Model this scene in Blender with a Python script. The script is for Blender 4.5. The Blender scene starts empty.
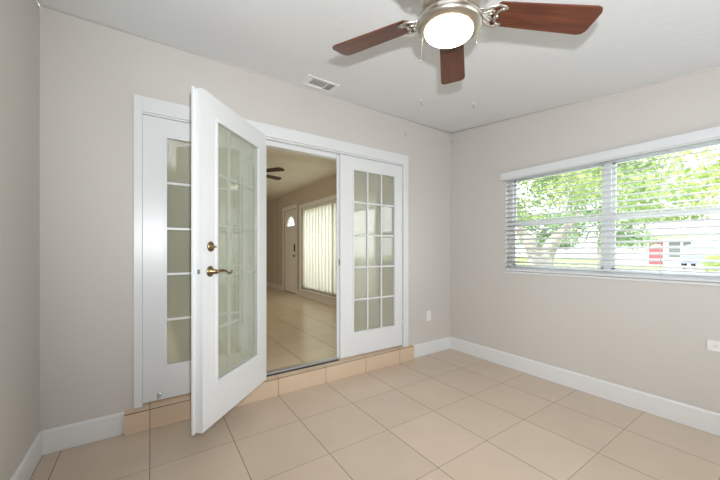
import bpy, bmesh, math, random
from mathutils import Vector, Matrix
random.seed(7)
S = bpy.context.scene
COL = S.collection
PI = math.pi

# ------------------------------------------------------------------ camera, sky, lights, exposure
CAM = Vector((-3.1773, -2.6628, 1.2438))
cam = bpy.data.objects.new('camera', bpy.data.cameras.new('camera'))
COL.objects.link(cam)
cam.location = CAM
cam.rotation_euler = (PI / 2, 0, -0.5916)
cam.data.sensor_width = 36
cam.data.lens = 312.36 * 36 / 720
cam.data.shift_y = (250.57 - 240) / 720
cam.data.clip_start = 0.02
cam.data.clip_end = 300
S.camera = cam

world = bpy.data.worlds.new('world')
S.world = world
world.use_nodes = True
bg = world.node_tree.nodes['Background']
bg.inputs[0].default_value = (0.95, 0.975, 1.0, 1)
bg.inputs[1].default_value = 3.2

def light(name, kind, loc, energy, color, rot=(0, 0, 0), **kw):
    d = bpy.data.lights.new(name, kind)
    d.energy = energy
    d.color = color
    for k, v in kw.items():
        setattr(d, k, v)
    o = bpy.data.objects.new(name, d)
    COL.objects.link(o)
    o.location = loc
    o.rotation_euler = rot
    return o

light('sun', 'SUN', (-20, 10, 30), 5.0, (1.0, 0.96, 0.88), rot=(math.radians(-20), math.radians(-48), 0), angle=0.01)
# the photographer's flash, just above the camera
fl = light('camera_flash', 'SPOT', (-3.14, -2.70, 1.42), 160, (0.95, 0.97, 1.0), spot_size=math.radians(142), spot_blend=0.8, shadow_soft_size=0.02)
fl.rotation_euler = (Vector((-1.0, -0.3, 2.2)) - Vector((-3.14, -2.70, 1.42))).to_track_quat('-Z', 'Y').to_euler()
# the window of the room and the added openings behind the camera and in the hall let the sky in (portals emit nothing)
def portal(name, loc, size, rot):
    o = light(name, 'AREA', loc, 1.0, (1, 1, 1), rot=rot, shape='RECTANGLE', size=size[0], size_y=size[1])
    o.data.cycles.is_portal = True
portal('window_portal', (0.16, -1.65, 1.53), (1.8, 1.0), (PI / 2, 0, PI / 2))
portal('hall_portal', (-5.40, 3.3, 1.55), (3.4, 1.6), (PI / 2, 0, -PI / 2))
portal('rear_portal', (-1.175, -3.66, 1.325), (1.95, 1.55), (PI / 2, 0, 0))

S.view_settings.view_transform = 'Standard'
S.view_settings.look = 'None'
S.view_settings.gamma = 1
S.view_settings.exposure = 0.22
S.view_settings.use_curve_mapping = False
S.cycles.max_bounces = 10
S.cycles.diffuse_bounces = 6
S.cycles.transparent_max_bounces = 16
S.cycles.sample_clamp_indirect = 6
S.cycles.caustics_reflective = False
S.cycles.caustics_refractive = False

# ------------------------------------------------------------------ materials
def nodes_of(name):
    m = bpy.data.materials.new(name)
    m.use_nodes = True
    return m, m.node_tree.nodes, m.node_tree.links

def mat(name, color, rough=0.5, metal=0.0, spec=0.5, bump=0.0, bscale=60, var=0.0, vscale=3.0, coat=0.0):
    m, N, L = nodes_of(name)
    b = N['Principled BSDF']
    b.inputs['Base Color'].default_value = (*color, 1)
    b.inputs['Roughness'].default_value = rough
    b.inputs['Metallic'].default_value = metal
    b.inputs['Specular IOR Level'].default_value = spec
    b.inputs['Coat Weight'].default_value = coat
    g = N.new('ShaderNodeNewGeometry')
    if bump:
        n = N.new('ShaderNodeTexNoise')
        n.inputs['Scale'].default_value = bscale
        n.inputs['Detail'].default_value = 3
        L.new(g.outputs['Position'], n.inputs['Vector'])
        bp = N.new('ShaderNodeBump')
        bp.inputs['Strength'].default_value = bump
        bp.inputs['Distance'].default_value = 0.004
        L.new(n.outputs[0], bp.inputs['Height'])
        L.new(bp.outputs[0], b.inputs['Normal'])
    if var:
        n = N.new('ShaderNodeTexNoise')
        n.inputs['Scale'].default_value = vscale
        n.inputs['Detail'].default_value = 4
        L.new(g.outputs['Position'], n.inputs['Vector'])
        r = N.new('ShaderNodeValToRGB')
        r.color_ramp.elements[0].position = 0.3
        r.color_ramp.elements[1].position = 0.7
        r.color_ramp.elements[0].color = (*[c * (1 - var) for c in color], 1)
        r.color_ramp.elements[1].color = (*[min(1, c * (1 + var)) for c in color], 1)
        L.new(n.outputs[0], r.inputs[0])
        L.new(r.outputs[0], b.inputs['Base Color'])
    return m

def math_node(N, L, op, a, b=None, c=None):
    n = N.new('ShaderNodeMath')
    n.operation = op
    for i, v in enumerate((a, b, c)):
        if v is None:
            continue
        if isinstance(v, (int, float)):
            n.inputs[i].default_value = v
        else:
            L.new(v, n.inputs[i])
    return n.outputs[0]

def tile_mat(name, base, grout, x0, y0, p, wx=0.0019, wy=0.0016, use_y=True, zline=None, rough=0.3, wash=0.07, edges=False):
    """ceramic floor tiles laid on a grid fixed in the room"""
    m, N, L = nodes_of(name)
    b = N['Principled BSDF']
    g = N.new('ShaderNodeNewGeometry')
    s = N.new('ShaderNodeSeparateXYZ')
    L.new(g.outputs['Position'], s.inputs[0])
    M = lambda op, a, bb=None, c=None: math_node(N, L, op, a, bb, c)
    def axis(o, o0, w):
        q = M('DIVIDE', M('SUBTRACT', o, o0), p)
        fr = M('FRACT', q)
        dist = M('MULTIPLY', M('MINIMUM', fr, M('SUBTRACT', 1.0, fr)), p)
        line = M('LESS_THAN', dist, w)
        return M('FLOOR', q), line
    ix, lx = axis(s.outputs[0], x0, wx)
    iy, ly = axis(s.outputs[1], y0, wy)
    ly = M('MULTIPLY', ly, M('GREATER_THAN', M('ABSOLUTE', M('SUBTRACT', s.outputs[1], -0.0567)), 0.02))
    line = lx
    if use_y:
        line = M('MAXIMUM', lx, M('MULTIPLY', ly, 0.75))
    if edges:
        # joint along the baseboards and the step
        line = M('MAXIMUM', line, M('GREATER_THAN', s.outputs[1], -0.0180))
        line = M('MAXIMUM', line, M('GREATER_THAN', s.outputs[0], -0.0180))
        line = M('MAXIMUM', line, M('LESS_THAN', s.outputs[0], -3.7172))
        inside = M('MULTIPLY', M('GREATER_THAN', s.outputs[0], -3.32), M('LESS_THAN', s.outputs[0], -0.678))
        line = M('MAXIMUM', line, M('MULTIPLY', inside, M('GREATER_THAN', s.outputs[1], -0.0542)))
    if zline is not None:
        line = M('MAXIMUM', line, M('LESS_THAN', M('ABSOLUTE', M('SUBTRACT', s.outputs[1], zline)), 0.0042))
    cmb = N.new('ShaderNodeCombineXYZ')
    L.new(ix, cmb.inputs[0])
    if use_y:
        L.new(iy, cmb.inputs[1])
    wn = N.new('ShaderNodeTexWhiteNoise')
    L.new(cmb.outputs[0], wn.inputs[0])
    no = N.new('ShaderNodeTexNoise')
    no.inputs['Scale'].default_value = 3.5
    no.inputs['Detail'].default_value = 5
    L.new(g.outputs['Position'], no.inputs['Vector'])
    v = M('ADD', M('MULTIPLY', M('SUBTRACT', wn.outputs[0], 0.5), wash), M('MULTIPLY', M('SUBTRACT', no.outputs[0], 0.5), 0.16))
    hsv = N.new('ShaderNodeHueSaturation')
    hsv.inputs['Color'].default_value = (*base, 1)
    L.new(M('ADD', v, 1.0), hsv.inputs['Value'])
    mix = N.new('ShaderNodeMix')
    mix.data_type = 'RGBA'
    L.new(line, mix.inputs[0])
    L.new(hsv.outputs[0], mix.inputs[6])
    mix.inputs[7].default_value = (*grout, 1)
    L.new(mix.outputs[2], b.inputs['Base Color'])
    L.new(M('ADD', M('MULTIPLY', line, 0.5), rough), b.inputs['Roughness'])
    b.inputs['Specular IOR Level'].default_value = 0.35
    bp = N.new('ShaderNodeBump')
    bp.inputs['Strength'].default_value = 0.4
    bp.inputs['Distance'].default_value = 0.001
    L.new(M('SUBTRACT', 1.0, line), bp.inputs['Height'])
    L.new(bp.outputs[0], b.inputs['Normal'])
    return m

def paint_mat(name, color, spots=(), bump=0.12, bscale=140):
    """wall paint with a fine texture; spots are small filled holes (position, radius)"""
    m, N, L = nodes_of(name)
    b = N['Principled BSDF']
    b.inputs['Roughness'].default_value = 0.55
    b.inputs['Specular IOR Level'].default_value = 0.25
    g = N.new('ShaderNodeNewGeometry')
    n = N.new('ShaderNodeTexNoise')
    n.inputs['Scale'].default_value = bscale
    n.inputs['Detail'].default_value = 2
    L.new(g.outputs['Position'], n.inputs['Vector'])
    bp = N.new('ShaderNodeBump')
    bp.inputs['Strength'].default_value = bump
    bp.inputs['Distance'].default_value = 0.003
    L.new(n.outputs[0], bp.inputs['Height'])
    L.new(bp.outputs[0], b.inputs['Normal'])
    big = N.new('ShaderNodeTexNoise')
    big.inputs['Scale'].default_value = 1.3
    L.new(g.outputs['Position'], big.inputs['Vector'])
    v = math_node(N, L, 'ADD', math_node(N, L, 'MULTIPLY', math_node(N, L, 'SUBTRACT', big.outputs[0], 0.5), 0.05), 1.0)
    for p, r in spots:
        vm = N.new('ShaderNodeVectorMath')
        vm.operation = 'DISTANCE'
        L.new(g.outputs['Position'], vm.inputs[0])
        vm.inputs[1].default_value = p
        mr = N.new('ShaderNodeMapRange')
        L.new(vm.outputs['Value'], mr.inputs[0])
        mr.inputs[1].default_value = r * 0.3
        mr.inputs[2].default_value = r
        mr.inputs[3].default_value = 0.82
        mr.inputs[4].default_value = 1.0
        v = math_node(N, L, 'MULTIPLY', v, mr.outputs[0])
    hsv = N.new('ShaderNodeHueSaturation')
    hsv.inputs['Color'].default_value = (*color, 1)
    L.new(v, hsv.inputs['Value'])
    L.new(hsv.outputs[0], b.inputs['Base Color'])
    return m

def glass_mat(name, clear, tint, rough=0.0, ior=1.5):
    """clear: share of light passing straight through one face"""
    m, N, L = nodes_of(name)
    N.remove(N['Principled BSDF'])
    out = N['Material Output']
    tr = N.new('ShaderNodeBsdfTransparent')
    tr.inputs[0].default_value = (0.97, 0.98, 0.97, 1)
    body = tr.outputs[0]
    if clear < 1:
        df = N.new('ShaderNodeBsdfDiffuse')
        tl = N.new('ShaderNodeBsdfTranslucent')
        df.inputs[0].default_value = (*tint, 1)
        tl.inputs[0].default_value = (*tint, 1)
        a = N.new('ShaderNodeMixShader')
        a.inputs[0].default_value = 0.25
        L.new(df.outputs[0], a.inputs[1])
        L.new(tl.outputs[0], a.inputs[2])
        c = N.new('ShaderNodeMixShader')
        c.inputs[0].default_value = clear
        L.new(a.outputs[0], c.inputs[1])
        L.new(tr.outputs[0], c.inputs[2])
        body = c.outputs[0]
    gl = N.new('ShaderNodeBsdfGlossy')
    gl.inputs['Roughness'].default_value = rough
    fr = N.new('ShaderNodeFresnel')
    fr.inputs[0].default_value = ior
    # the same reflectance from either side of the pane
    geo = N.new('ShaderNodeNewGeometry')
    k = math_node(N, L, 'MULTIPLY', fr.outputs[0], math_node(N, L, 'SUBTRACT', 1.0, geo.outputs['Backfacing']))
    mx = N.new('ShaderNodeMixShader')
    L.new(k, mx.inputs[0])
    L.new(body, mx.inputs[1])
    L.new(gl.outputs[0], mx.inputs[2])
    L.new(mx.outputs[0], out.inputs[0])
    return m

def emit_mat(name, color, strength):
    m, N, L = nodes_of(name)
    b = N['Principled BSDF']
    b.inputs['Base Color'].default_value = (0.9, 0.9, 0.88, 1)
    b.inputs['Roughness'].default_value = 0.4
    b.inputs['Emission Color'].default_value = (*color, 1)
    b.inputs['Emission Strength'].default_value = strength
    return m

def thin_mat(name, color, trans, rough=0.5, spec=0.3):
    """blind vanes and leaves: some light comes through"""
    m, N, L = nodes_of(name)
    b = N['Principled BSDF']
    b.inputs['Base Color'].default_value = (*color, 1)
    b.inputs['Roughness'].default_value = rough
    b.inputs['Specular IOR Level'].default_value = spec
    t = N.new('ShaderNodeBsdfTranslucent')
    t.inputs[0].default_value = (*color, 1)
    mx = N.new('ShaderNodeMixShader')
    mx.inputs[0].default_value = trans
    L.new(b.outputs[0], mx.inputs[1])
    L.new(t.outputs[0], mx.inputs[2])
    L.new(mx.outputs[0], N['Material Output'].inputs[0])
    return m

def leaf_mat(name, c1, c2, scale=1.4):
    m = thin_mat(name, c1, 0.45)
    N, L = m.node_tree.nodes, m.node_tree.links
    g = N.new('ShaderNodeNewGeometry')
    n = N.new('ShaderNodeTexNoise')
    n.inputs['Scale'].default_value = scale
    n.inputs['Detail'].default_value = 6
    L.new(g.outputs['Position'], n.inputs['Vector'])
    r = N.new('ShaderNodeValToRGB')
    r.color_ramp.elements[0].position = 0.38
    r.color_ramp.elements[1].position = 0.62
    r.color_ramp.elements[0].color = (*c1, 1)
    r.color_ramp.elements[1].color = (*c2, 1)
    L.new(n.outputs[0], r.inputs[0])
    for nd in N:
        if nd.type == 'BSDF_PRINCIPLED':
            L.new(r.outputs[0], nd.inputs['Base Color'])
        if nd.type == 'BSDF_TRANSLUCENT':
            L.new(r.outputs[0], nd.inputs[0])
    return m

def wood_mat(name, c1, c2):
    m, N, L = nodes_of(name)
    b = N['Principled BSDF']
    tc = N.new('ShaderNodeTexCoord')
    mp = N.new('ShaderNodeMapping')
    mp.inputs['Scale'].default_value = (2.2, 26, 26)
    L.new(tc.outputs['Object'], mp.inputs[0])
    n = N.new('ShaderNodeTexNoise')
    n.inputs['Scale'].default_value = 1.5
    n.inputs['Detail'].default_value = 6
    n.inputs['Distortion'].default_value = 0.6
    L.new(mp.outputs[0], n.inputs['Vector'])
    r = N.new('ShaderNodeValToRGB')
    r.color_ramp.elements[0].position = 0.3
    r.color_ramp.elements[1].position = 0.7
    r.color_ramp.elements[0].color = (*c1, 1)
    r.color_ramp.elements[1].color = (*c2, 1)
    L.new(n.outputs[0], r.inputs[0])
    L.new(r.outputs[0], b.inputs['Base Color'])
    b.inputs['Roughness'].default_value = 0.38
    b.inputs['Coat Weight'].default_value = 0.2
    b.inputs['Coat Roughness'].default_value = 0.2
    return m

M = {}
M['wall'] = paint_mat('greige_wall_paint', (0.595, 0.570, 0.541), spots=[((-0.764, 0, 2.565), 0.03), ((0, -0.026, 2.62), 0.03), ((0, -0.11, 2.60), 0.02)])
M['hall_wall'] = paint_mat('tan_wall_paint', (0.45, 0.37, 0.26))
M['ceiling'] = paint_mat('white_ceiling_texture', (0.74, 0.755, 0.765), bump=0.5, bscale=22)
M['white'] = mat('white_gloss_paint', (0.72, 0.735, 0.75), rough=0.32)
M['base'] = mat('baseboard_white_paint', (0.74, 0.75, 0.76), rough=0.4)
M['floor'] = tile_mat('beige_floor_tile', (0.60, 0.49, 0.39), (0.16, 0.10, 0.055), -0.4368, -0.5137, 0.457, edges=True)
M['step'] = tile_mat('tan_step_tile', (0.63, 0.49, 0.36), (0.13, 0.075, 0.04), -0.4368, -0.5137, 0.457, use_y=False, zline=-0.0463, rough=0.35)
M['hall_floor'] = tile_mat('hall_floor_tile', (0.60, 0.48, 0.33), (0.16, 0.10, 0.055), -1.03, 0.90, 0.457, wx=0.003, rough=0.22)
M['frost'] = glass_mat('sage_frosted_glass', 0.68, (0.64, 0.68, 0.54), rough=0.0, ior=2.2)
M['frost_fixed'] = glass_mat('dense_sage_frosted_glass', 0.48, (0.52, 0.54, 0.43), rough=0.0, ior=2.7)
M['glass'] = glass_mat('clear_window_glass', 1.0, (1, 1, 1), ior=1.4)
M['vinyl'] = mat('white_vinyl', (0.68, 0.70, 0.72), rough=0.4)
M['slat'] = thin_mat('white_blind_slat', (0.70, 0.72, 0.74), 0.05)
M['vane'] = thin_mat('cream_blind_vane', (0.93, 0.91, 0.87), 0.78)
M['brass'] = mat('antique_brass', (0.27, 0.20, 0.10), rough=0.3, metal=1.0)
M['nickel'] = mat('brushed_nickel', (0.62, 0.58, 0.52), rough=0.28, metal=1.0)
M['chrome'] = mat('chrome', (0.6, 0.6, 0.6), rough=0.2, metal=1.0)
M['alu'] = mat('aluminium_threshold', (0.5, 0.49, 0.47), rough=0.4, metal=0.7)
M['dark'] = mat('black_plastic', (0.02, 0.02, 0.022), rough=0.4)
M['slotdark'] = mat('dark_recess', (0.03, 0.03, 0.03), rough=0.8)
M['bronze'] = mat('dark_bronze', (0.09, 0.065, 0.045), rough=0.45)
M['plate'] = mat('white_plastic', (0.80, 0.80, 0.78), rough=0.35)
M['globe'] = emit_mat('lit_frosted_globe', (1.0, 0.86, 0.60), 9.0)
M['cherry'] = wood_mat('cherry_wood', (0.055, 0.014, 0.007), (0.135, 0.036, 0.014))
M['darkwood'] = wood_mat('dark_walnut_wood', (0.03, 0.018, 0.01), (0.06, 0.035, 0.02))
M['bark'] = mat('grey_bark', (0.33, 0.31, 0.29), rough=0.9, bump=1.0, bscale=9, var=0.3, vscale=6)
M['leaf'] = leaf_mat('green_leaves', (0.20, 0.30, 0.13), (0.46, 0.56, 0.24))
M['leaf_dark'] = leaf_mat('deep_green_leaves', (0.18, 0.28, 0.16), (0.32, 0.43, 0.24))
M['leaf_lime'] = leaf_mat('lime_leaves', (0.32, 0.43, 0.16), (0.56, 0.64, 0.28))
M['grass'] = mat('lawn_grass', (0.30, 0.42, 0.14), rough=0.9, var=0.3, vscale=4)
M['concrete'] = mat('pale_concrete', (0.72, 0.71, 0.68), rough=0.9, var=0.06, vscale=2)
M['stucco'] = mat('white_stucco', (0.80, 0.80, 0.78), rough=0.9, bump=0.3, bscale=20)
M['roof'] = mat('pale_roof_shingle', (0.62, 0.62, 0.62), rough=0.9, var=0.1, vscale=8)
M['reddoor'] = mat('crimson_door_paint', (0.28, 0.08, 0.11), rough=0.4)
M['greyglass'] = mat('grey_window_glass', (0.13, 0.14, 0.15), rough=0.1)
M['bluecar'] = mat('silver_blue_car_paint', (0.20, 0.26, 0.36), rough=0.25, coat=0.5)
M['rubber'] = mat('black_rubber', (0.02, 0.02, 0.02), rough=0.8)

# ------------------------------------------------------------------ mesh helpers
def bx(bm, lo, hi, bevel=0.0, mtx=None, mi=0):
    lo, hi = Vector(lo), Vector(hi)
    r = bmesh.ops.create_cube(bm, size=1.0)
    vs = r['verts']
    c, d = (lo + hi) / 2, hi - lo
    for v in vs:
        v.co = Vector((v.co.x * d.x + c.x, v.co.y * d.y + c.y, v.co.z * d.z + c.z))
    fs = list({f for v in vs for f in v.link_faces})
    for f in fs:
        f.material_index = mi
    if bevel:
        es = list({e for v in vs for e in v.link_edges})
        r = bmesh.ops.bevel(bm, geom=es, offset=bevel, segments=2, affect='EDGES', profile=0.5)
        vs = list({v for f in r['faces'] for v in f.verts} | {v for v in vs if v.is_valid})
    if mtx is not None:
        for v in vs:
            v.co = mtx @ v.co
    return vs

def prism(bm, pts, axis, a, b):
    """pts: 2D polygon in the plane across `axis` (0: (y,z), 1: (x,z), 2: (x,y)), extruded from a to b"""
    def P(p, t):
        if axis == 0: return (t, p[0], p[1])
        if axis == 1: return (p[0], t, p[1])
        return (p[0], p[1], t)
    A = [bm.verts.new(P(p, a)) for p in pts]
    B = [bm.verts.new(P(p, b)) for p in pts]
    n = len(pts)
    f = [bm.faces.new(A), bm.faces.new(B[::-1])]
    for i in range(n):
        f.append(bm.faces.new((A[i], B[i], B[(i + 1) % n], A[(i + 1) % n])))
    bmesh.ops.recalc_face_normals(bm, faces=f)
    return A + B

def lathe(bm, prof, seg=40, mtx=None):
    """prof: (radius, z) from one end to the other, about z"""
    rings = []
    for r, z in prof:
        if r < 1e-6:
            rings.append([bm.verts.new((0, 0, z))])
        else:
            rings.append([bm.verts.new((r * math.cos(2 * PI * i / seg), r * math.sin(2 * PI * i / seg), z)) for i in range(seg)])
    fs = []
    for a, b in zip(rings, rings[1:]):
        for i in range(seg):
            j = (i + 1) % seg
            if len(a) == 1 and len(b) == 1: continue
            if len(a) == 1: fs.append(bm.faces.new((a[0], b[i], b[j])))
            elif len(b) == 1: fs.append(bm.faces.new((a[i], a[j], b[0])))
            else: fs.append(bm.faces.new((a[i], a[j], b[j], b[i])))
    for e in (rings[0], rings[-1]):
        if len(e) > 1: fs.append(bm.faces.new(e))
    bmesh.ops.recalc_face_normals(bm, faces=fs)
    for f in fs: f.smooth = True
    vs = [v for r in rings for v in r]
    if mtx is not None:
        for v in vs: v.co = mtx @ v.co
    return vs

def tube(bm, pts, rad, seg=8, flat=1.0):
    """round bar along pts; rad may be a list"""
    pts = [Vector(p) for p in pts]
    n = len(pts)
    rr = rad if isinstance(rad, (list, tuple)) else [rad] * n
    rings = []
    up = None
    for i, p in enumerate(pts):
        t = (pts[min(i + 1, n - 1)] - pts[max(i - 1, 0)]).normalized()
        if up is None:
            up = Vector((0, 0, 1)) if abs(t.z) < 0.9 else Vector((1, 0, 0))
        up = (up - t * up.dot(t)).normalized()
        s = t.cross(up)
        rings.append([bm.verts.new(p + (s * math.cos(2 * PI * k / seg) + up * flat * math.sin(2 * PI * k / seg)) * rr[i]) for k in range(seg)])
    fs = []
    for a, b in zip(rings, rings[1:]):
        for k in range(seg):
            fs.append(bm.faces.new((a[k], a[(k + 1) % seg], b[(k + 1) % seg], b[k])))
    fs.append(bm.faces.new(rings[0]))
    fs.append(bm.faces.new(rings[-1]))
    bmesh.ops.recalc_face_normals(bm, faces=fs)
    for f in fs: f.smooth = True

def obj(name, bm, m, parent=None, loc=None, rot=None):
    me = bpy.data.meshes.new(name)
    bm.to_mesh(me)
    bm.free()
    for x in (m if isinstance(m, (list, tuple)) else [m]):
        me.materials.append(x)
    o = bpy.data.objects.new(name, me)
    COL.objects.link(o)
    if parent: o.parent = parent
    if loc is not None: o.location = loc
    if rot is not None: o.rotation_euler = rot
    return o

def boxes(name, m, parent, *bl, bevel=0.0):
    bm = bmesh.new()
    for lo, hi in bl:
        bx(bm, lo, hi, bevel)
    return obj(name, bm, m, parent)

def struct(o, label=None):
    o['kind'] = 'structure'
    if label: o['label'] = label
    return o

def empty(name, loc=(0, 0, 0), rot=(0, 0, 0)):
    o = bpy.data.objects.new(name, None)
    COL.objects.link(o)
    o.location = loc
    o.rotation_euler = rot
    return o

def tag(o, label, cat, group=None, kind=None):
    o['label'] = label
    o['category'] = cat
    if group: o['group'] = group
    if kind: o['kind'] = kind
    return o

# ------------------------------------------------------------------ the room
W = 3.735          # left wall at x = -W
YF = -3.6          # wall behind the camera
H0, SL = 2.740, 0.1145
cz = lambda y: H0 + SL * y       # the ceiling falls away from the house wall
FZ = 0.165         # floor level of the hall beyond the doors
T = 0.12

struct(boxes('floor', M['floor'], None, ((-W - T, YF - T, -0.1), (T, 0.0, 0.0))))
bm = bmesh.new()
prism(bm, [(YF - T, cz(YF - T)), (0.0, cz(0)), (0.0, cz(0) + 0.12), (YF - T, cz(YF - T) + 0.12)], 0, -W - T, T)
struct(obj('ceiling', bm, M['ceiling']))

# back wall, with the door opening
OL, OR, OT = -3.235, -0.785, 2.225
bm = bmesh.new()
bx(bm, (-W, 0, 0), (OL, T, cz(0)))
bx(bm, (OR, 0, 0), (0, T, cz(0)))
bx(bm, (OL, 0, OT), (OR, T, cz(0)))
bx(bm, (OL, 0.03, 0), (OR, T, FZ - 0.02))
struct(obj('wall_back', bm, M['wall']))

# right wall, with the window opening
WA, WB, WZ0, WZ1 = -2.60, -0.745, 1.02, 2.045
bm = bmesh.new()
def yz(y0, y1, z0, z1=None):
    a, b = (cz(y0), cz(y1)) if z1 is None else (z1, z1)
    prism(bm, [(y0, z0), (y1, z0), (y1, b), (y0, a)], 0, 0, T)
yz(YF, WA, 0); yz(WA, WB, 0, WZ0); yz(WA, WB, WZ1); yz(WB, T, 0)
bmesh.ops.remove_doubles(bm, verts=bm.verts, dist=1e-5)
struct(obj('wall_right', bm, M['wall']))

bm = bmesh.new()
prism(bm, [(YF, 0), (T, 0), (T, cz(0)), (YF, cz(YF))], 0, -W - T, -W)
struct(obj('wall_left', bm, M['wall']))

# wall behind the camera, with an unseen window added for extra daylight
RA, RB, RZ0, RZ1 = -2.15, -0.20, 0.55, 2.10
bm = bmesh.new()
zc = cz(YF)
bx(bm, (-W - T, YF - T, 0), (RA, YF, zc)); bx(bm, (RB, YF - T, 0), (T, YF, zc))
bx(bm, (RA, YF - T, 0), (RB, YF, RZ0)); bx(bm, (RA, YF - T, RZ1), (RB, YF, zc))
struct(obj('wall_front', bm, M['wall']))
w2 = struct(empty('added_window_rear', ((RA + RB) / 2, YF - T, RZ0)))
bm = bmesh.new()
cx2, hw, hh = 0, (RB - RA) / 2, RZ1 - RZ0
for lo, hi in (((-hw, 0.02, 0), (-hw + 0.05, 0.08, hh)), ((hw - 0.05, 0.02, 0), (hw, 0.08, hh)), ((-0.03, 0.02, 0), (0.03, 0.08, hh)),
               ((-hw, 0.02, 0), (hw, 0.08, 0.05)), ((-hw, 0.02, hh - 0.05), (hw, 0.08, hh))):
    bx(bm, lo, hi)
obj('window_frame', bm, M['vinyl'], w2)
boxes('pane', M['glass'], w2, ((-hw + 0.04, 0.045, 0.04), (hw - 0.04, 0.05, hh - 0.04)))

# baseboards
def baseboard(name, prof_axis, a, b, off, sgn, h=0.147, t=0.015):
    bm = bmesh.new()
    pr = [(off, 0), (off + sgn * t, 0), (off + sgn * t, h - 0.012), (off + sgn * t * 0.45, h), (off, h)]
    if prof_axis == 1:   # runs along y, profile in x,z
        prism(bm, pr, 1, a, b)
    else:                # runs along x, profile in y,z
        prism(bm, pr, 0, a, b)
    return struct(obj(name, bm, M['base']))
baseboard('baseboard_right', 1, YF, -0.0, 0.0, -1)
baseboard('baseboard_left', 1, YF, -0.0, -W, 1)
baseboard('baseboard_back', 0, -W + 0.015, -3.322, 0.0, -1)
baseboard('baseboard_back', 0, -0.676, -0.015, 0.0, -1)
baseboard('baseboard_front', 0, -W + 0.015, -0.015, YF, 1)

# bead where the walls meet the ceiling
bm = bmesh.new()
tube(bm, [(-W, -0.003, cz(0) - 0.003), (0, -0.003, cz(0) - 0.003)], 0.006, 6)
struct(obj('trim_1', bm, M['wall']))
bm = bmesh.new()
tube(bm, [(-0.003, -0.01, cz(0) - 0.004), (-0.003, YF, cz(YF) - 0.004)], 0.006, 6)
struct(obj('trim_2', bm, M['wall']))

# tiled step under the doors
bm = bmesh.new()
for zf in [0]:
    A = [bm.verts.new(p) for p in ((-3.32, -0.0516, 0), (-3.32, -0.0516, 0.137), (-3.32, 0.03, 0.164), (-3.32, 0.03, 0))]
    B = [bm.verts.new(p) for p in ((-0.678, -0.0516, 0), (-0.678, -0.0516, 0.153), (-0.678, 0.03, 0.164), (-0.678, 0.03, 0))]
    bm.faces.new(A); bm.faces.new(B[::-1])
    for i in range(4):
        bm.faces.new((A[i], B[i], B[(i + 1) % 4], A[(i + 1) % 4]))
    bmesh.ops.recalc_face_normals(bm, faces=bm.faces)
struct(obj('door_step', bm, M['step']), 'tan tiled step below the French doors')

# door casing, head, jambs, sill: one white frame
JT, JB = 2.198, FZ + 0.006
frame = struct(empty('trim_3', (-2.0, 0, FZ)), 'white painted casing around the French doors')
def fb(name, m, *bl, bevel=0.0):
    o = boxes(name, m, frame, *[(Vector(lo) - frame.location, Vector(hi) - frame.location) for lo, hi in bl], bevel=bevel)
    return o
Z0 = 0.156
fb('casing', M['white'], ((-3.272, -0.02, Z0), (-3.222, 0.0, 2.32)), bevel=0.003)
fb('casing', M['white'], ((-0.805, -0.02, Z0), (-0.737, 0.0, 2.32)), bevel=0.003)
fb('casing', M['white'], ((-3.222, -0.02, 2.215), (-0.805, 0.0, 2.32)), bevel=0.003)
fb('jamb', M['white'], ((-3.24, 0.0, Z0), (-3.222, T, OT)))
fb('jamb', M['white'], ((-0.805, 0.0, Z0), (-0.78, T, OT)))
fb('head', M['white'], ((-3.222, 0.0, 2.203), (-0.805, T, 2.225)), ((-2.41, 0.052, 2.165), (-0.80, T, 2.205)))
fb('mullion', M['white'], ((-2.452, 0.0, FZ), (-2.412, T, 2.203)))
fb('threshold', M['alu'], ((-3.222, 0.03, 0.150), (-0.805, 0.10, FZ + 0.012)), bevel=0.003)
fb('sill_gap', M['slotdark'], ((-2.41, 0.012, 0.150), (-1.63, 0.03, 0.1655)))

# ---- glazed door leaves: local u (x) along the leaf from the hinge, v (y) through it, room face at v = 0
def leaf(name, w, z0, z1, gu0, gu1, gz0=0.422, gz1=2.058, th=0.045, glass='frost_fixed'):
    root = struct(empty(name))
    bm = bmesh.new()
    lo_z, hi_z = z0, z1
    for lo, hi in (((0, 0, lo_z), (gu0, th, hi_z)), ((gu1, 0, lo_z), (w, th, hi_z)),
                   ((gu0, 0, lo_z), (gu1, th, gz0)), ((gu0, 0, gz1), (gu1, th, hi_z))):
        bx(bm, lo, hi)
    bmesh.ops.remove_doubles(bm, verts=bm.verts, dist=1e-5)
    obj('door_frame', bm, M['white'], root)
    # glazing bead round the glass, both faces
    bm = bmesh.new()
    b = 0.014
    for v0, v1 in ((-0.005, 0.020), (th - 0.014, th + 0.005)):
        bx(bm, (gu0 - b, v0, gz0 - b), (gu0 + 0.006, v1, gz1 + b), 0.002)
        bx(bm, (gu1 - 0.006, v0, gz0 - b), (gu1 + b, v1, gz1 + b), 0.002)
        bx(bm, (gu0 + 0.006, v0, gz0 - b), (gu1 - 0.006, v1, gz0 + 0.006), 0.002)
        bx(bm, (gu0 + 0.006, v0, gz1 - 0.006), (gu1 - 0.006, v1, gz1 + b), 0.002)
    obj('glazing_bead', bm, M['white'], root)
    boxes('glass_pane', M[glass], root, ((gu0 + 0.004, 0.022, gz0 + 0.004), (gu1 - 0.004, 0.029, gz1 - 0.004)))
    bm = bmesh.new()
    for k in (1, 2):
        u = gu0 + (gu1 - gu0) * k / 3
        bx(bm, (u - 0.0085, 0.004, gz0), (u + 0.0085, 0.019, gz1), 0.003)
    for k in (1, 2, 3, 4):
        z = gz0 + (gz1 - gz0) * k / 5
        bx(bm, (gu0, 0.003, z - 0.0085), (gu1, 0.0195, z + 0.0085), 0.003)
    obj('muntin_grid', bm, M['white'], root)
    return root

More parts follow.
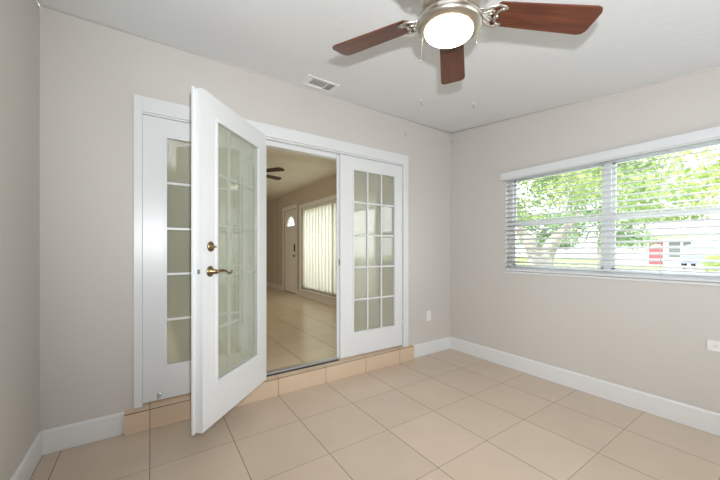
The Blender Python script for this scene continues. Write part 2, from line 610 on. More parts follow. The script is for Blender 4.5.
def hinge(root, u, z):
    bm = bmesh.new()
    lathe(bm, [(0.0065, -0.045), (0.0065, 0.045)], 12, Matrix.Translation((u, -0.006, z)))
    bx(bm, (u, -0.002, z - 0.045), (u + 0.012, 0.001, z + 0.045))
    obj('hinge', bm, M['white'], root)

# fixed left panel
d1 = leaf('door_1', 0.768, 0.172, 2.199, 0.140, 0.655, 0.408, 2.068)
d1.location = (-3.221, 0.004, 0)
d1['label'] = 'fixed left glazed panel of the French doors, behind the open leaf'
bm = bmesh.new()
lathe(bm, [(0.0, -0.012), (0.009, -0.012), (0.011, -0.004), (0.006, 0.0), (0.006, 0.012), (0, 0.012)], 16, Matrix.Translation((0.096, -0.010, 0.207)) @ Matrix.Rotation(PI / 2, 4, 'X'))
bx(bm, (0.086, -0.003, 0.180), (0.106, 0.001, 0.222), 0.001)
o = obj('foot_bolt', bm, M['chrome'], d1); o['label'] = 'small chrome foot bolt'

# open leaf
d2 = leaf('door_2', 0.782, 0.177, 2.193, 0.120, 0.645, glass='frost')
d2.location = (-2.409, -0.0485, 0)
d2.rotation_euler = (0, 0, math.radians(-134.48))
d2['label'] = 'open French door leaf swung into the room with brass lever'
boxes('astragal', M['white'], d2, ((0.765, -0.013, 0.170), (0.802, -0.0005, 2.200)), bevel=0.002)
TH = 0.045
def lever_set(v, s):
    bm = bmesh.new()
    R = Matrix.Rotation(-s * PI / 2, 4, 'X')
    lathe(bm, [(0.0, 0.0), (0.033, 0.0), (0.033, 0.003), (0.026, 0.009), (0.015, 0.013), (0.013, 0.045), (0.0, 0.047)], 28, Matrix.Translation((0.712, v, 1.118)) @ R)
    o = obj('lever_rose', bm, M['brass'], d2)
    bm = bmesh.new()
    y = v + s * 0.042
    P = [(0.712, 1.118), (0.680, 1.118), (0.650, 1.121), (0.625, 1.119), (0.602, 1.108), (0.582, 1.099), (0.566, 1.099), (0.556, 1.107), (0.553, 1.117)]
    tube(bm, [(a, y, b) for a, b in P], [0.010, 0.0085, 0.009, 0.0075, 0.006, 0.0055, 0.0055, 0.006, 0.007], 10)
    h = obj('lever', bm, M['brass'], o)
    bm = bmesh.new()
    lathe(bm, [(0.0, 0.0), (0.031, 0.0), (0.031, 0.004), (0.024, 0.010), (0.018, 0.013), (0.0, 0.014)], 28, Matrix.Translation((0.708, v, 1.268)) @ R)
    dd = obj('deadbolt_rose', bm, M['brass'], d2)
    bm = bmesh.new()
    if s > 0:
        bx(bm, (0.690, v + 0.012, 1.262), (0.724, v + 0.030, 1.272), 0.002)
    else:
        lathe(bm, [(0, 0.012), (0.012, 0.012), (0.012, 0.018), (0, 0.018)], 16, Matrix.Translation((0.708, v, 1.268)) @ R)
    obj('thumb_turn' if s > 0 else 'key_cylinder', bm, M['brass'], dd)
lever_set(TH, 1)
lever_set(0.0, -1)
bm = bmesh.new()
bx(bm, (0.781, 0.012, 1.108), (0.7828, 0.032, 1.132))
bx(bm, (0.7828, 0.017, 1.113), (0.788, 0.027, 1.127), 0.001)
obj('latch_plate', bm, M['chrome'], d2)
for z in (0.40, 1.18, 1.98): hinge(d2, 0.0, z)

# closed right leaf, hinged on its right
d3 = leaf('door_3', 0.807, 0.177, 2.197, 0.151, 0.698, 0.408, 2.068)
d3.location = (-1.617, 0.004, 0)
d3['label'] = 'closed right leaf of the French doors, window reflected in its panes'
boxes('astragal', M['white'], d3, ((-0.022, 0.030, 0.180), (0.0, 0.045, 2.190)), bevel=0.002)
boxes('strike_plate', M['brass'], d3, ((-0.003, 0.010, 1.10), (-0.0005, 0.028, 1.16)))
for z in (0.40, 1.49, 2.01): hinge(d3, 0.801, z)

# ------------------------------------------------------------------ the hall seen through the doors
HX, HY1, HXL, HC = -0.20, 8.2, -5.2, 2.71
struct(boxes('floor_hall', M['hall_floor'], None, ((HXL, 0.12, 0.05), (HX + 0.14, HY1, FZ)), ((OL, 0.031, 0.10), (OR, 0.12, 0.150))))
struct(boxes('ceiling_hall', paint_mat('cream_ceiling_texture', (0.74, 0.69, 0.58), bump=0.5, bscale=22), None, ((HXL, 0.12, HC), (HX + 0.14, HY1, HC + 0.1))))
EY0, EY1, EZ = 4.60, 5.43, 2.29          # entry door opening
VY0, VY1, VZ0, VZ1 = 1.30, 4.28, 0.34, 2.235   # window opening
bm = bmesh.new()
for y0, y1, z0, z1 in ((0.12, VY0, FZ, HC), (VY0, VY1, FZ, VZ0), (VY0, VY1, VZ1, HC), (VY1, EY0, FZ, HC), (EY0, EY1, EZ, HC), (EY1, HY1, FZ, HC)):
    bx(bm, (HX, y0, z0), (HX + T, y1, z1))
bx(bm, (HX - 0.035, 5.87, FZ), (HX, HY1, HC))
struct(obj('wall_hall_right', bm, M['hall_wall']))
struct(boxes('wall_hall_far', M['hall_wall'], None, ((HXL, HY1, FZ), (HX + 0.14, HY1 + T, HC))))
GA, GB, GC, GD = 1.6, 5.0, 0.75, 2.35
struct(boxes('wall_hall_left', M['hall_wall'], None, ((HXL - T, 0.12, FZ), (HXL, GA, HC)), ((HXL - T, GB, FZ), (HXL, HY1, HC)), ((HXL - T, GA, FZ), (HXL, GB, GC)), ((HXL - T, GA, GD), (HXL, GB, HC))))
w4 = struct(empty('added_window_hall', (HXL - T, GA, GC)))  # unseen window added to bring daylight into the hall
gw, gh = GB - GA, GD - GC
boxes('window_frame', M['vinyl'], w4, ((0.02, 0, 0), (0.07, 0.05, gh)), ((0.02, gw - 0.05, 0), (0.07, gw, gh)), ((0.02, gw / 2 - 0.03, 0), (0.07, gw / 2 + 0.03, gh)), ((0.02, 0, 0), (0.07, gw, 0.05)), ((0.02, 0, gh - 0.05), (0.07, gw, gh)))
boxes('pane', M['glass'], w4, ((0.04, 0.04, 0.04), (0.045, gw - 0.04, gh - 0.04)))
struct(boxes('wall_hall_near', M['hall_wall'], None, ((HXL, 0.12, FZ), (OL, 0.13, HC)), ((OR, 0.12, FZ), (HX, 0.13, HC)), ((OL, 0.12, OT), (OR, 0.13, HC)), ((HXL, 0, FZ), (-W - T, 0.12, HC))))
bm = bmesh.new()
for y0, y1 in ((0.13, 4.52), (5.51, 5.87)):
    bx(bm, (HX - 0.014, y0, FZ), (HX, y1, FZ + 0.13))
bx(bm, (HX - 0.049, 5.87, FZ), (HX - 0.035, HY1, FZ + 0.13))
struct(obj('baseboard_hall', bm, mat('tan_baseboard_paint', (0.60, 0.53, 0.42), rough=0.5)))

# entry door with a half-round light
d4 = struct(empty('door_4', (HX + 0.03, (EY0 + EY1) / 2, FZ)), 'beige entry door with half-round light at the end of the hall')
ew, eh = (EY1 - EY0) / 2, EZ - FZ
lz, lr, lh = 1.70, 0.26, 0.255
bm = bmesh.new()
arc = [(lr * math.cos(a), lz + lh * math.sin(a)) for a in [PI * k / 20 for k in range(21)]]
prism(bm, [(-ew, 0.01), (ew, 0.01), (ew, lz), (-ew, lz)], 0, 0, 0.045)
prism(bm, [(ew, lz)] + [(ew, eh - 0.01), (-ew, eh - 0.01), (-ew, lz)] + arc[::-1], 0, 0, 0.045)
obj('door_panel', bm, mat('beige_door_paint', (0.70, 0.63, 0.50), rough=0.45), d4)
bm = bmesh.new()
prism(bm, arc, 0, 0.02, 0.026)
obj('pane', bm, M['glass'], d4)
bm = bmesh.new()
for a in (36, 72, 108, 144):
    a = math.radians(a)
    tube(bm, [(0.015, 0.07 * math.cos(a), lz + 0.07 * math.sin(a)), (0.015, lr * math.cos(a), lz + lh * math.sin(a))], 0.008, 6)
tube(bm, [(0.015, 0.09 * math.cos(PI * k / 10), lz + 0.09 * math.sin(PI * k / 10)) for k in range(11)], 0.009, 6)
tube(bm, [(0.0, p[0], p[1]) for p in arc + [arc[0]]], 0.012, 6)
obj('muntin', bm, M['white'], d4)
bm = bmesh.new()
bx(bm, (-0.040, -0.385, 1.05), (0.0, -0.290, 1.24), 0.008)
obj('keypad_lock', bm, M['dark'], d4)
bm = bmesh.new()
lathe(bm, [(0, 0), (0.032, 0), (0.03, 0.006), (0.012, 0.012), (0.012, 0.035), (0.03, 0.045), (0.03, 0.06), (0, 0.066)], 20, Matrix.Translation((0, -0.345, 0.95)) @ Matrix.Rotation(-PI / 2, 4, 'Y'))
obj('door_knob', bm, M['bronze'], d4)
boxes('door_sweep', M['dark'], d4, ((-0.004, -ew, 0.0), (0.04, ew, 0.012)))
CP = mat('hall_trim_paint', (0.66, 0.61, 0.52), rough=0.5)
o = boxes('trim_4', CP, None, ((HX - 0.015, EY0 - 0.07, FZ), (HX, EY0, EZ + 0.09)), ((HX - 0.015, EY1, FZ), (HX, EY1 + 0.07, EZ + 0.09)), ((HX - 0.015, EY0, EZ), (HX, EY1, EZ + 0.09)))
struct(o)
w3 = struct(empty('window_3', (HX, VY0, VZ0)))
vh, vw = VZ1 - VZ0, VY1 - VY0
boxes('window_frame', CP, w3, ((-0.015, -0.08, -0.0), (0, 0, vh + 0.09)), ((-0.015, vw, 0), (0, vw + 0.08, vh + 0.09)), ((-0.015, 0, vh), (0, vw, vh + 0.09)), ((-0.02, -0.08, -0.03), (0, vw + 0.08, 0.0)),
      ((0.05, 0, 0), (0.10, 0.05, vh)), ((0.05, vw - 0.05, 0), (0.10, vw, vh)), ((0.05, vw / 2 - 0.03, 0), (0.10, vw / 2 + 0.03, vh)), ((0.05, 0, 0), (0.10, vw, 0.05)), ((0.05, 0, vh - 0.05), (0.10, vw, vh)))
boxes('pane', M['glass'], w3, ((0.07, 0.04, 0.04), (0.075, vw - 0.04, vh - 0.04)))
vb = tag(empty('vertical_blind', (HX + 0.02, VY0, VZ0)), 'cream vertical blind drawn across the tall hall window', 'blind')
boxes('headrail', CP, vb, ((-0.005, 0.01, vh - 0.045), (0.035, vw - 0.01, vh - 0.002)))
nv = 20
vane0 = None
for k in range(nv):
    y = 0.07 + k * (vw - 0.14) / (nv - 1)
    if vane0 is None:
        bm = bmesh.new()
        pts = []
        for j in range(7):
            t = j / 6 - 0.5
            pts.append((0.010 * (1 - 4 * t * t), t * 0.172))
        prism(bm, [(a - 0.0006, b) for a, b in pts] + [(a + 0.0006, b) for a, b in pts[::-1]], 2, 0.012, vh - 0.045)
        for f in bm.faces: f.smooth = True
        vane0 = obj('vane', bm, M['vane'], vb)
        v = vane0
    else:
        v = vane0.copy(); COL.objects.link(v); v.parent = vb
    v.location = (0.012, y, 0)
    v.rotation_euler = (0, 0, math.radians(13 + random.uniform(-2, 2)))

# ------------------------------------------------------------------ room window and blind
w1 = struct(empty('window_1', (0, WA, WZ0)))
L1, Hh = WB - WA, WZ1 - WZ0
mul0, mul1 = -1.655 - WA, -1.600 - WA
bm = bmesh.new()
x0, x1 = 0.060, 0.118
fw = 0.045
bx(bm, (x0, 0, 0), (x1, L1, fw)); bx(bm, (x0, 0, Hh - fw), (x1, L1, Hh))
bx(bm, (x0, 0, fw), (x1, fw, Hh - fw)); bx(bm, (x0, L1 - fw, fw), (x1, L1, Hh - fw))
bx(bm, (x0 - 0.005, mul0, fw), (x1, mul1, Hh - fw))
obj('window_frame', bm, M['vinyl'], w1)
for a, b in ((fw, mul0), (mul1, L1 - fw)):
    mz = 1.522 - WZ0
    bm = bmesh.new()
    s = 0.022
    bx(bm, (x0 + 0.006, a, mz - 0.022), (x1 - 0.012, b, mz + 0.022), 0.002)
    bx(bm, (x0 + 0.010, a, fw), (x0 + 0.03, b, fw + s + 0.01)); bx(bm, (x0 + 0.030, a, Hh - fw - s), (x0 + 0.050, b, Hh - fw))
    bx(bm, (x0 + 0.010, a, fw), (x0 + 0.03, a + s, mz)); bx(bm, (x0 + 0.010, b - s, fw), (x0 + 0.03, b, mz))
    bx(bm, (x0 + 0.030, a, mz), (x0 + 0.05, a + s, Hh - fw)); bx(bm, (x0 + 0.030, b - s, mz), (x0 + 0.05, b, Hh - fw))
    sash = obj('sash', bm, M['vinyl'], w1)
    boxes('pane', M['glass'], sash, ((x0 + 0.018, a + s * 0.5, fw + s), (x0 + 0.022, b - s * 0.5, mz)), ((x0 + 0.038, a + s * 0.5, mz), (x0 + 0.042, b - s * 0.5, Hh - fw - s * 0.5)))
boxes('window_sill', M['white'], w1, ((-0.012, -0.01, -0.014), (0.062, L1 + 0.0, 0.004)), bevel=0.002)

bl = tag(empty('window_blind', (0.0, WA, WZ0)), 'wide white horizontal slat blind over the right wall window', 'blind')
boxes('valance', M['vinyl'], bl, ((-0.045, -0.03, 2.000 - WZ0), (-0.030, L1 + 0.033, 2.070 - WZ0)),
      ((-0.030, L1 + 0.018, 2.000 - WZ0), (0.0, L1 + 0.033, 2.070 - WZ0)), ((-0.030, -0.03, 2.000 - WZ0), (0.0, -0.015, 2.070 - WZ0)), bevel=0.002)
boxes('headrail', M['vinyl'], bl, ((-0.028, 0.01, 1.990 - WZ0), (0.028, L1 - 0.01, 2.038 - WZ0)))
boxes('bottom_rail', M['vinyl'], bl, ((-0.024, 0.01, 0.010), (0.028, L1 - 0.01, 0.030)), bevel=0.003)
slat0 = None
TILT = math.radians(20)
ns = 20
for k in range(ns):
    z = 1.078 + k * (1.975 - 1.078) / (ns - 1) - WZ0
    if slat0 is None:
        bm = bmesh.new()
        prof = []
        for j in range(7):
            t = j / 6 - 0.5
            prof.append((t * 0.050, 0.0025 * (1 - 4 * t * t)))
        prism(bm, [(a, b + 0.0013) for a, b in prof] + [(a, b - 0.0013) for a, b in prof[::-1]], 1, 0.012, L1 - 0.012)
        for f in bm.faces:
            if len(f.verts) == 4: f.smooth = True
        slat0 = obj('slat', bm, M['slat'], bl)
        s_ = slat0
    else:
        s_ = slat0.copy(); COL.objects.link(s_); s_.parent = bl
    s_.location = (0.002, 0, z)
    s_.rotation_euler = (0, -TILT, 0)
for y in (0.14, 0.62, 1.24, L1 - 0.14):
    bm = bmesh.new()
    for x in (-0.0245, 0.0285):
        tube(bm, [(x, y, 0.02), (x, y, 2.0 - WZ0)], 0.0012, 5)
    obj('ladder_cord', bm, M['vinyl'], bl)

# ------------------------------------------------------------------ ceiling fan
fan = tag(empty('ceiling_fan', (-2.186, -1.831, 2.2), (0.075, 0.035, 0)), 'nickel ceiling fan with five cherry blades and a lit round globe', 'ceiling fan')
bm = bmesh.new()
lathe(bm, [(0, 0.345), (0.075, 0.345), (0.078, 0.30), (0.055, 0.255), (0.022, 0.245), (0.022, 0.13), (0, 0.13)], 36)
obj('canopy', bm, M['nickel'], fan)
bm = bmesh.new()
lathe(bm, [(0, 0.145), (0.05, 0.145), (0.095, 0.125), (0.118, 0.095), (0.122, 0.055), (0.112, 0.020), (0.085, 0.004), (0.0, 0.004)], 44)
obj('motor_housing', bm, M['nickel'], fan)
bm = bmesh.new()
lathe(bm, [(0, 0.004), (0.062, 0.004), (0.066, -0.020), (0.110, -0.034), (0.126, -0.046), (0.128, -0.066), (0.121, -0.074), (0.108, -0.080), (0.097, -0.082), (0.0, -0.076)], 44)
kit = obj('light_kit', bm, M['nickel'], fan)
bm = bmesh.new()
pr = [(0.0, -0.078), (0.095, -0.078)]
for k in range(9):
    a = PI / 2 * k / 8
    pr.append((0.095 * math.cos(a), -0.082 - 0.036 * math.sin(a)))
pr[-1] = (0.0, pr[-1][1])
lathe(bm, pr, 44)
obj('lamp_globe', bm, M['globe'], fan)
BL = None
for k in range(5):
    ang = math.radians(-33.4 + 72 * k)
    if BL is None:
        bm = bmesh.new()
        out = []
        r0, r1, h0, h1 = 0.165, 0.577, 0.052, 0.065
        out += [(r0, -0.030), (r0 + 0.02, -h0)]
        out += [(r1 - 0.028, -h1), (r1 - 0.010, -h1 + 0.006), (r1, -h1 + 0.022)]
        out += [(r1, h1 - 0.022), (r1 - 0.010, h1 - 0.006), (r1 - 0.028, h1), (r0 + 0.02, h0), (r0, 0.030)]
        prism(bm, out, 2, -0.003, 0.003)
        BL = obj('blade', bm, M['cherry'], fan)
        bm = bmesh.new()
        z = -0.010
        def sc(pts, r=0.0052):
            tube(bm, [(a, b, c) for a, b, c in pts], r, 8, 0.7)
        for s in (1, -1):
            # outer scroll from the hub to the horn on the blade's edge
            sc([(0.085, s * 0.014, 0.006), (0.115, s * 0.017, 0.000), (0.138, s * 0.026, z), (0.155, s * 0.039, z), (0.176, s * 0.047, z), (0.200, s * 0.044, z), (0.214, s * 0.036, z)], 0.0058)
            # crescent back from the horn to the middle
            sc([(0.214, s * 0.036, z), (0.196, s * 0.032, z), (0.184, s * 0.020, z), (0.180, s * 0.0, z)], 0.0056)
            # inner curl
            sc([(0.112, s * 0.008, 0.0), (0.135, s * 0.010, z), (0.155, s * 0.020, z), (0.168, s * 0.022, z), (0.172, s * 0.013, z), (0.162, s * 0.007, z), (0.150, s * 0.004, z)], 0.0045)
        bx(bm, (0.085, -0.018, -0.003), (0.124, 0.018, 0.010), 0.003)
        for px, py in ((0.186, 0), (0.198, 0.034), (0.198, -0.034)):
            lathe(bm, [(0, -0.017), (0.006, -0.016), (0.007, -0.012), (0.007, -0.003), (0, -0.003)], 10, Matrix.Translation((px, py, 0)))
        BI = obj('blade_iron', bm, M['nickel'], BL)
        b = BL
    else:
        b = BL.copy(); COL.objects.link(b); b.parent = fan
        c = BI.copy(); COL.objects.link(c); c.parent = b
    b.rotation_mode = 'XYZ'
    b.rotation_euler = (-0.179, 0, ang)
# pull chains hang straight down from the light kit
for nm, (ax, ay), ln in (('pull_chain', (-0.070, 0.070), 0.14), ('pull_chain', (0.105, -0.055), 0.05)):
    bm = bmesh.new()
    tube(bm, [(ax * 1.0, ay * 1.0, -0.05), (ax * 1.02, ay * 1.02, -0.05 - ln)], 0.0006, 5)
    lathe(bm, [(0, 0), (0.0018, 0.002), (0.002, 0.010), (0, 0.014)], 8, Matrix.Translation((ax * 1.02, ay * 1.02, -0.064 - ln)))
    obj(nm, bm, M['nickel'], kit)

# ------------------------------------------------------------------ fittings
slope = math.atan(SL)
# air vent on the ceiling, near the back wall
vx0, vx1, vy0, vy1 = -2.09, -1.78, -0.270, -0.070
vent = tag(empty('ceiling_vent', ((vx0 + vx1) / 2, (vy0 + vy1) / 2, cz((vy0 + vy1) / 2)), (slope, 0, 0)), 'white slatted air vent on the ceiling above the French doors', 'vent')
a, b = (vx1 - vx0) / 2, (vy1 - vy0) / 2
bm = bmesh.new()
e = 0.028
for lo, hi in (((-a, -b, -0.008), (a, -b + e, 0.0)), ((-a, b - e, -0.008), (a, b, 0.0)), ((-a, -b + e, -0.008), (-a + e, b - e, 0.0)), ((a - e, -b + e, -0.008), (a, b - e, 0.0)), ((0.055, -b + e, -0.008), (0.067, b - e, 0.0))):
    bx(bm, lo, hi, 0.002)
obj('vent_frame', bm, M['plate'], vent)
boxes('vent_backing', mat('vent_grey', (0.28, 0.28, 0.28), rough=0.8), vent, ((-a + e, -b + e, -0.002), (a - e, b - e, -0.0002)))
for k in range(7):
    y = -b + e + 0.010 + k * (2 * b - 2 * e - 0.02) / 6
    bm = bmesh.new()
    bx(bm, (-a + e + 0.03, -0.009, -0.0008), (0.055, 0.009, 0.0008))
    o = obj('vent_slat', bm, M['plate'], vent, (0, y, -0.008), (math.radians(18 if k < 6 else -35), 0, 0))
for k in range(3):
    bm = bmesh.new()
    bx(bm, (-0.009, -b + e, -0.0008), (0.009, b - e, 0.0008))
    obj('vent_slat', bm, M['plate'], vent, (0.078 + k * 0.018, 0, -0.008), (0, math.radians(-35), 0))
for k in range(2):
    bm = bmesh.new()
    bx(bm, (-0.009, -b + e, -0.0008), (0.009, b - e, 0.0008))
    obj('vent_slat', bm, M['plate'], vent, (-a + e + 0.008 + k * 0.016, 0, -0.008), (0, math.radians(35), 0))

# (fittings continue)
# two small hooks left in the ceiling
for x, y, lab in ((-1.030, -0.511, 'small white hook in the ceiling, the one nearer the air vent'), (-0.625, -0.800, 'small white hook in the ceiling, the one nearer the window wall')):
    h = tag(empty('ceiling_hook', (x, y, cz(y)), (slope, 0, 0.4)), lab, 'hook', 'hooks in the ceiling')
    h.scale = (1.6, 1.6, 1.6)
    bm = bmesh.new()
    lathe(bm, [(0, 0.0), (0.012, 0.0), (0.010, -0.004), (0, -0.005)], 16)
    obj('hook_plate', bm, M['plate'], h)
    bm = bmesh.new()
    tube(bm, [(0, 0, -0.003), (0, 0, -0.012)] + [(0.009 - 0.009 * math.cos(t), 0, -0.014 - 0.010 * math.sin(t)) for t in [PI * q / 8 for q in range(9)]], 0.0018, 6)
    obj('hook_wire', bm, M['chrome'], h)

def outlet(name, loc, rot, label):
    """plate in the local x,z plane, front towards -y"""
    r = tag(empty(name, loc, rot), label, 'wall outlet')
    bm = bmesh.new()
    bx(bm, (-0.036, -0.006, -0.060), (0.036, 0, 0.060), 0.002)
    obj('cover_plate', bm, M['plate'], r)
    for z in (-0.021, 0.021):
        bm = bmesh.new()
        prism(bm, [(0.016 * math.cos(t) * 1.0, z + 0.0145 * math.sin(t)) for t in [2 * PI * q / 20 for q in range(20)]], 1, -0.009, -0.006)
        so = obj('socket', bm, M['plate'], r)
        bm = bmesh.new()
        bx(bm, (-0.007, -0.0095, z - 0.001), (-0.005, -0.009, z + 0.008)); bx(bm, (0.005, -0.0095, z - 0.001), (0.007, -0.009, z + 0.006)); bx(bm, (-0.002, -0.0095, z - 0.009), (0.002, -0.009, z - 0.005))
        obj('socket_slot', bm, M['slotdark'], so)
    return r
outlet('wall_outlet', (-0.394, 0, 0.458), (0, 0, 0), 'white outlet on the back wall right of the French doors')
o = outlet('wall_outlet', (0, -2.272, 0.598), (0, PI / 2, -PI / 2), 'white outlet laid sideways on the right wall below the window')

# bronze fan in the hall
hf = tag(empty('ceiling_fan', (-1.85, 2.47, 2.50)), 'dark bladed ceiling fan in the hall beyond the open door', 'ceiling fan')
bm = bmesh.new()
lathe(bm, [(0, 0.21), (0.07, 0.21), (0.07, 0.17), (0.02, 0.15), (0.02, 0.08), (0.10, 0.07), (0.11, 0.0), (0.07, -0.04), (0, -0.04)], 28)
obj('motor_housing', bm, M['bronze'], hf)
bm = bmesh.new()
lathe(bm, [(0, -0.04), (0.09, -0.045), (0.085, -0.08), (0.05, -0.11), (0, -0.12)], 28)
obj('lamp_globe', bm, emit_mat('added_hall_glow', (1.0, 0.86, 0.62), 3.0), hf)  # globe hidden by the open leaf, its glow added to brighten the hall
b0 = None
for k in range(5):
    ang = math.radians(-52.5 + 72 * k)
    if b0 is None:
        bm = bmesh.new()
        prism(bm, [(0.15, -0.045), (0.56, -0.065), (0.61, -0.035), (0.62, 0.03), (0.58, 0.065), (0.15, 0.045)], 2, -0.003, 0.003)
        bx(bm, (0.08, -0.02, -0.006), (0.2, 0.02, -0.002))
        b0 = obj('blade', bm, M['darkwood'], hf)
        b = b0
    else:
        b = b0.copy(); COL.objects.link(b); b.parent = hf
    b.rotation_euler = (-0.2, 0, ang)

# ------------------------------------------------------------------ outdoors
GZ = -0.15
struct(boxes('added_bounce_paving', M['concrete'], None, ((0.14, -60, GZ - 0.2), (3.2, 60, GZ))))  # unseen paving added so less green bounces onto the hall blind
struct(boxes('lawn', M['grass'], None, ((3.2, -60, GZ - 0.2), (14.0, 60, GZ)), ((21, -60, GZ - 0.2), (70, 70, GZ))))
struct(boxes('street', M['concrete'], None, ((14.0, -60, GZ - 0.2), (21.0, 60, GZ + 0.01))))
struct(boxes('sidewalk', M['concrete'], None, ((10.5, -60, GZ), (12.0, 60, GZ + 0.03)), ((3.2, -7.0, GZ), (10.5, -2.2, GZ + 0.03))))
struct(boxes('driveway', M['concrete'], None, ((21, -4, GZ), (35.5, 4.0, GZ + 0.02))))

def leaves(bm_pts, size, n_per, rnd):
    V, F = [], []
    for (c, r) in bm_pts:
        for _ in range(int(n_per)):
            while True:
                p = Vector((rnd.uniform(-1, 1), rnd.uniform(-1, 1), rnd.uniform(-1, 1)))
                if p.length < 1: break
            p = Vector(c) + Vector((p.x * r[0], p.y * r[1], p.z * r[2]))
            d = Vector((rnd.gauss(0, 1), rnd.gauss(0, 1), rnd.gauss(0, 1))).normalized()
            s = d.cross(Vector((rnd.gauss(0, 1), rnd.gauss(0, 1), rnd.gauss(0, 1)))).normalized()
            L_ = size * rnd.uniform(0.6, 1.3)
            i = len(V)
            V += [p - d * L_, p + s * L_ * 0.45, p + d * L_, p - s * L_ * 0.45]
            F.append((i, i + 1, i + 2, i + 3))
    me = bpy.data.meshes.new('foliage')
    me.from_pydata([tuple(v) for v in V], [], F)
    return me

def tree(name, loc, trunk_paths, clusters, size, n, lm, label, cat='tree', seed=1, group=None):
    rnd = random.Random(seed)
    root = tag(empty(name, loc), label, cat, group)
    if trunk_paths:
        bm = bmesh.new()
        for pts, rad in trunk_paths:
            tube(bm, pts, rad, 14)
        obj('trunk', bm, M['bark'], root)
    me = leaves(clusters, size, n, rnd)
    me.materials.append(lm)
    f = bpy.data.objects.new('foliage', me)
    COL.objects.link(f)
    f.parent = root
    return root

def canopy(rnd, box, num, r):
    (x0, x1), (y0, y1), (z0, z1) = box
    return [((rnd.uniform(x0, x1), rnd.uniform(y0, y1), rnd.uniform(z0, z1)), (r * rnd.uniform(.6, 1.2), r * rnd.uniform(.6, 1.2), r * rnd.uniform(.35, .7))) for _ in range(num)]

R1 = random.Random(3)
# big forked tree before the window
TX, TY = 4.5, 1.09
tree('shade_tree', (TX, TY, GZ),
     [([(0, 0, -0.1), (0, 0, 0.25), (0.0, 0.0, 0.9), (0.0, 0.0, 1.40)], [0.40, 0.30, 0.27, 0.27]),
      ([(0.0, 0.05, 1.15), (-0.02, 0.24, 1.6), (-0.05, 0.55, 2.0), (0.0, 0.85, 2.3)], [0.19, 0.15, 0.09, 0.03]),
      ([(0.0, -0.05, 1.15), (0.05, -0.26, 1.6), (0.1, -0.55, 1.95), (0.2, -0.75, 2.25)], [0.19, 0.14, 0.08, 0.03])],
     canopy(R1, ((-1.5, 1.7), (-2.3, 2.6), (2.15, 4.6)), 100, 0.55), 0.065, 110, M['leaf'],
     'big forked tree with grey trunk close outside the window', seed=4)
tree('street_tree', (14.0, 3.1, GZ),
     [([(0, 0, 0), (0, 0, 1.4), (0.1, -0.1, 2.8), (0.2, -0.2, 4.5)], [0.16, 0.13, 0.11, 0.05])],
     canopy(R1, ((-1.2, 1.2), (-1.5, 1.4), (1.7, 6.0)), 60, 0.75), 0.10, 110, M['leaf_dark'],
     'darker green tree seen just right of the window mullion', seed=5)
tree('street_tree', (10.0, -1.9, GZ),
     [([(0, 0, 0), (0, 0, 1.4), (0.0, 0.2, 2.6), (0.1, 0.6, 4.0)], [0.12, 0.10, 0.08, 0.04])],
     canopy(R1, ((-1.0, 1.3), (-1.6, 2.3), (2.7, 5.2)), 60, 0.6), 0.08, 90, M['leaf_lime'],
     'lime green tree at the right end of the window', seed=6)
# trees beyond the house
for i, (x, y, h, m_, lab) in enumerate(((52, 24, 7.5, 'leaf_dark', 'dense tree beyond the houses, seen left in the right sash'), (52, 10, 7.0, 'leaf', 'bushy tree behind the white house with the red door'), (52, -4, 6.6, 'leaf_lime', 'pale tree rising behind the white house roof at far right'))):
    tree('distant_tree', (x, y, GZ), [([(0, 0, 0), (0, 0, h * 0.6)], [0.3, 0.15])], canopy(R1, ((-3, 3), (-4.5, 4.5), (2.2, h)), 36, 1.7), 0.24, 150, M[m_], lab, seed=10 + i)
for i, (x, y, sx, sy, h, m_, lab) in enumerate(((13.0, 6.4, 0.7, 1.2, 1.2, 'leaf_lime', 'yellow green shrub by the street right of the forked trunk'), (26.5, 1.05, 0.6, 0.7, 1.0, 'leaf_lime', 'lime bush at the right edge of the window, before the parked car'), (12.5, 11.0, 0.8, 2.6, 0.7, 'leaf', 'low hedge beyond the forked trunk by the street'))):
    tree('garden_shrub', (x, y, GZ), None, [((R1.uniform(-sx, sx), R1.uniform(-sy, sy), R1.uniform(0.15, h)), (0.4, 0.4, 0.3)) for _ in range(16)], 0.07, 110, M[m_], lab, 'shrub', seed=20 + i)

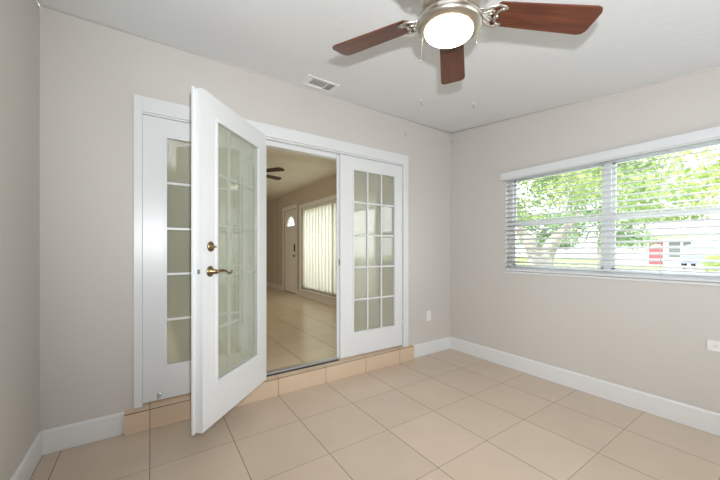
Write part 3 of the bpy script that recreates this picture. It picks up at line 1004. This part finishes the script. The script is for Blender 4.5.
# white house across the street: its front faces -x
hs = tag(empty('house', (35.5, 6.0, GZ)), 'low white house across the street with a crimson front door', 'house')
bm = bmesh.new()
bx(bm, (0.0, -8.5, 0), (8, 4.5, 2.75))
obj('house_wall', bm, M['stucco'], hs)
bm = bmesh.new()
prism(bm, [(-0.9, 2.70), (8.9, 2.70), (8.9, 2.80), (4.0, 4.2), (-0.9, 2.82)], 1, -9.2, 5.2)
obj('roof', bm, M['roof'], hs)
bm = bmesh.new()
bx(bm, (-0.06, -0.62, 0.12), (0.0, 0.62, 2.30))
fr = obj('door_frame', bm, M['stucco'], hs)
bm = bmesh.new()
bx(bm, (-0.10, -0.50, 0.14), (-0.06, 0.50, 2.18))
dr = obj('front_door', bm, M['reddoor'], hs); dr['label'] = 'crimson front door'
bm = bmesh.new()
prism(bm, [(0.34 * math.cos(PI * k / 12), 1.78 + 0.22 * math.sin(PI * k / 12)) for k in range(13)], 0, -0.115, -0.10)
obj('fan_light', bm, M['plate'], dr)
for y0, y1, z0, z1 in ((-1.60, -0.85, 0.80, 2.15), (-2.25, -1.75, 1.65, 2.2)):
    bm = bmesh.new()
    bx(bm, (-0.05, y0 - 0.08, z0 - 0.08), (0.0, y1 + 0.08, z1 + 0.08))
    wf = obj('window_frame', bm, M['stucco'], hs)
    bm = bmesh.new()
    bx(bm, (-0.07, y0, z0), (-0.05, y1, z1))
    obj('pane', bm, M['greyglass'], wf)
for y in (-5.0, -8.3):
    boxes('porch_post', M['stucco'], hs, ((-0.85, y - 0.06, 0), (-0.73, y + 0.06, 2.72)))
boxes('garage_door', M['vinyl'], hs, ((-0.06, -8.0, 0.05), (0.0, -5.3, 2.25)))

# parked car in front of the garage
def car():
    r = tag(empty('car', (31.0, 2.25, GZ + 0.02)), 'silver blue car parked before the white house garage', 'car')
    bm = bmesh.new()
    side = [(-2.1, 0.35), (-2.15, 0.75), (-1.9, 0.92), (-1.1, 1.0), (-0.5, 1.45), (0.8, 1.48), (1.45, 1.02), (2.05, 0.92), (2.15, 0.6), (2.05, 0.35)]
    prism(bm, side, 1, -0.85, 0.85)
    bmesh.ops.bevel(bm, geom=list(bm.edges), offset=0.06, segments=2, affect='EDGES')
    obj('car_body', bm, M['bluecar'], r)
    bm = bmesh.new()
    prism(bm, [(-0.95, 1.02), (-0.45, 1.38), (0.75, 1.40), (1.25, 1.03)], 1, -0.862, 0.862)
    obj('side_window', bm, M['greyglass'], r)
    for x in (-1.35, 1.35):
        for y in (-0.8, 0.8):
            bm = bmesh.new()
            lathe(bm, [(0, -0.1), (0.30, -0.1), (0.32, -0.06), (0.32, 0.06), (0.30, 0.1), (0, 0.1)], 24, Matrix.Translation((x, y, 0.32)) @ Matrix.Rotation(PI / 2, 4, 'X'))
            obj('wheel', bm, M['rubber'], r)
    r.scale = (1.1, 1.1, 1.25)
    return r
car()
